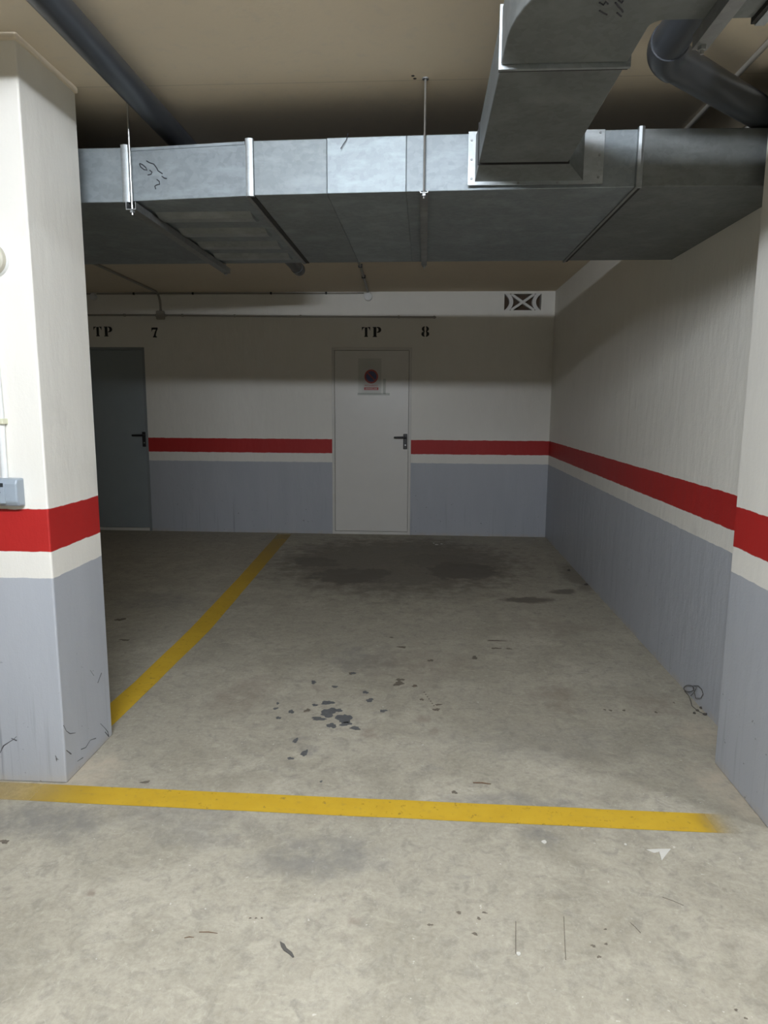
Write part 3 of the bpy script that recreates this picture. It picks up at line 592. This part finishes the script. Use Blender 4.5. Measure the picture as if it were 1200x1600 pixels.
al = tag(empty('alarm_dome', (-1.54, PF, 2.0)), 'round beige alarm button on the left pillar, cut by the photo edge', 'alarm')
MB().lathe([(.060, 0), (.060, .012), (.058, .016)], (-1.540, PF, 2.0), 1, 40, -1).build('base', M['conduitwhite'], al, True)
MB().lathe([(.058, 0), (.057, .018), (.046, .028), (.024, .033), (.002, .034)], (-1.540, PF-.016, 2.0), 1, 40, -1).build('dome', M['alarm'], al, True)

# ---- notice taped to the white door
nt = tag(empty('door_notice', (-.605, D, 1.62)), 'taped no-parking notice in a clear sleeve on the white door', 'sign')
yd = D+.004
MB().box((-.700, yd-.0030, 1.640), (-.505, yd-.0012, 1.905)).build('paper', M['paper'], nt)
cxs, czs = -.605, 1.815
MB().lathe([(.078, 0), (.078, .0006)], (cxs, yd-.0030, czs), 1, 36, -1).build('red_ring', M['signred'], nt)
MB().lathe([(.060, 0), (.060, .0006)], (cxs, yd-.0037, czs), 1, 36, -1).build('blue_disc', M['signblue'], nt)
MB().prism(bar((cxs-.045, czs+.045), (cxs+.045, czs-.045), .014), 1, yd-.0050, yd-.0044).build('slash', M['signred'], nt)
MB().box((-.685, yd-.0037, 1.664), (-.523, yd-.0031, 1.694)).build('red_band', M['signred'], nt)
def text(s_, x, z, h, wd, mat, name, parent, y):
    cu = bpy.data.curves.new(name, 'FONT'); cu.body = s_; cu.align_x = 'CENTER'; cu.size = h/.70; cu.extrude = .0002
    o = bpy.data.objects.new(name, cu); C.objects.link(o); bpy.context.view_layer.update()
    dg = bpy.context.evaluated_depsgraph_get(); me = bpy.data.meshes.new_from_object(o.evaluated_get(dg)); bpy.data.objects.remove(o)
    xs_ = [v_.co.x for v_ in me.vertices]; k = wd/(max(xs_)-min(xs_))
    for v_ in me.vertices: v_.co = Vector((x + v_.co.x*k, y - v_.co.z, z + v_.co.y))
    me.materials.clear(); me.materials.append(mat)
    o = bpy.data.objects.new(name, me); C.objects.link(o); o.parent = parent; o.matrix_parent_inverse = Matrix.Translation(-parent.location); return o
text('PROHIBIDO', -.604, 1.704, .020, .150, M['signred'], 'lettering', nt, yd-.0035)
text('APARCAR', -.604, 1.669, .020, .135, M['paper'], 'lettering', nt, yd-.0042)
sl = MB(); nx_, nz_ = 8, 10
for i in range(nx_+1):
    for k in range(nz_+1):
        sl.v.append((-.752+.262*i/nx_, yd-.009-.004*math.sin(i*1.7+k*.9)-.003*math.cos(k*1.3), 1.615+.40*k/nz_))
for i in range(nx_):
    for k in range(nz_): a = i*(nz_+1)+k; sl.f.append((a, a+nz_+1, a+nz_+2, a+1))
so = sl.build('clear_sleeve', M['sleeve'], nt, True)
MB().box((-.760, yd-.0165, 1.606), (-.395, yd-.0155, 1.632)).build('clear_tape', M['sleeve'], nt)
MB().box((-.470, yd-.0145, 1.62), (-.440, yd-.0135, 1.79)).build('clear_tape', M['sleeve'], nt)

# ================================================================== LITTER ON THE FLOOR
wt = tag(empty('wire_tangle', (1.39, 3.0, 0)), 'tangle of thin loose wire at the foot of the right wall', 'wire')
for s_ in WIRES: MB().tube(s_, .0018, 6).build('wire_strand', M['wire'], wt, True)
def rodlet(a, b, r, mat, name, label, cat):
    mid = ((a[0]+b[0])/2, (a[1]+b[1])/2+.002)
    o = MB().tube([(a[0], a[1], r), (*mid, r*1.3), (b[0], b[1], r)], [r*.7, r, r*.5], 7).build(name, mat, None, True)
    return tag(o, label, cat)
rodlet(*TWIG, .0032, M['wood'], 'twig', 'brown twig lying just behind the front yellow line', 'twig')
rodlet(*STICK2, .0016, M['wood'], 'straw', 'longer thin dark straw on the floor in front', 'straw')
rodlet(*STICK3, .0014, M['wood'], 'straw', 'short thin dark straw on the floor left of the longer one', 'straw')
mb = MB(); w_ = [.003, .009, .003]
L = [Vector((p[0], p[1], .001)) for p in LEAF]; d_ = (L[2]-L[0]).normalized(); q_ = Vector((-d_.y, d_.x, 0))
ring = [L[0]+q_*.003, L[0].lerp(L[1], .5)+q_*.008, L[1]+q_*.0045, L[1].lerp(L[2], .6)+q_*.006, L[2]+q_*.001, L[2]-q_*.003, L[1].lerp(L[2], .5)-q_*.003, L[1]-q_*.006, L[0].lerp(L[1], .5)-q_*.004]
mb.prism([(p.x, p.y) for p in ring], 2, .0005, .003); tag(mb.build('dry_leaf', M['leaf']), 'dark shrivelled leaf on the floor in the foreground', 'leaf')
tag(MB().prism(PAPER, 2, .0003, .0018).build('paper_scrap', M['chip']), 'torn pale scrap on the floor near the right end of the front line', 'scrap')
lab = ['white flake on the foreground floor', 'largest white flake on the floor near the white door', 'white flake on the floor by the back wall, right of the others', 'white flake on the floor by the back wall, left of the others', 'tiny white flake left of the torn pale scrap', 'white flake in the dark smudge below the front line']
for i, (x, y) in enumerate(CHIPS):
    r0 = (.008, .020, .018, .012, .006, .009)[i]; pg = [(x+r0*random.uniform(.6, 1.1)*math.cos(a*.9), y+r0*random.uniform(.6, 1.3)*math.sin(a*.9)) for a in range(7)]
    tag(MB().prism(pg, 2, .0004, .003).build('paint_flake', M['chip']), lab[i], 'flake', 'white paint flakes')
for i, (x, y) in enumerate(STONES):
    r0 = random.uniform(.005, .010) if i < 6 else .016; mb = MB(); n = 8
    mb.lathe([(r0*.8, 0), (r0, r0*.3), (r0*.7, r0*.8), (r0*.2, r0)], (x, y, 0), 2, n)
    mb.v = [(a+random.uniform(-1, 1)*r0*.15, b+random.uniform(-1, 1)*r0*.15, c) for a, b, c in mb.v]
    tag(mb.build('grit', M['stone']), 'dark crumb of grit below the loose wire' if i < 6 else ('dark lump at the foot of the right wall, nearest the back', 'dark lump at the foot of the right wall, nearer the front')[i-6], 'grit', 'grit along the right wall')

# ================================================================== LAMPS over the driving aisle, the right one added as fill
def lamp(x, y, ln, label):
    r = tag(empty('tube_lamp', (x, y, ZC)), label, 'lamp', 'ceiling tube lamps')
    MB().box((x-ln/2-.02, y-.050, ZC-.052), (x+ln/2+.02, y+.050, ZC)).build('housing', M['housing'], r, True, .004)
    n = 12; pts = [(y-.040*math.cos(math.pi*i/n), ZC-.0525-.050*math.sin(math.pi*i/n)) for i in range(n+1)]
    MB().prism(pts, 0, x-ln/2, x+ln/2).build('diffuser', M['lamp'], r, True)
    for sx in (-1, 1):
        MB().prism([(y+1.06*(a-y), b+.06*(b-ZC+.05)) for a, b in pts], 0, x+sx*(ln/2+.002)-.0, x+sx*(ln/2+.016)).build('end_cap', M['housing'], r, True)
    return r
lamp(-.39, .20, 1.25, 'lit white tube lamp on the ceiling above the aisle in front of the bay')
lamp(4.7, .20, 1.25, 'added fill tube lamp, out of view along the aisle to the right')  # added unseen lamp that brightens the side of the left pillar
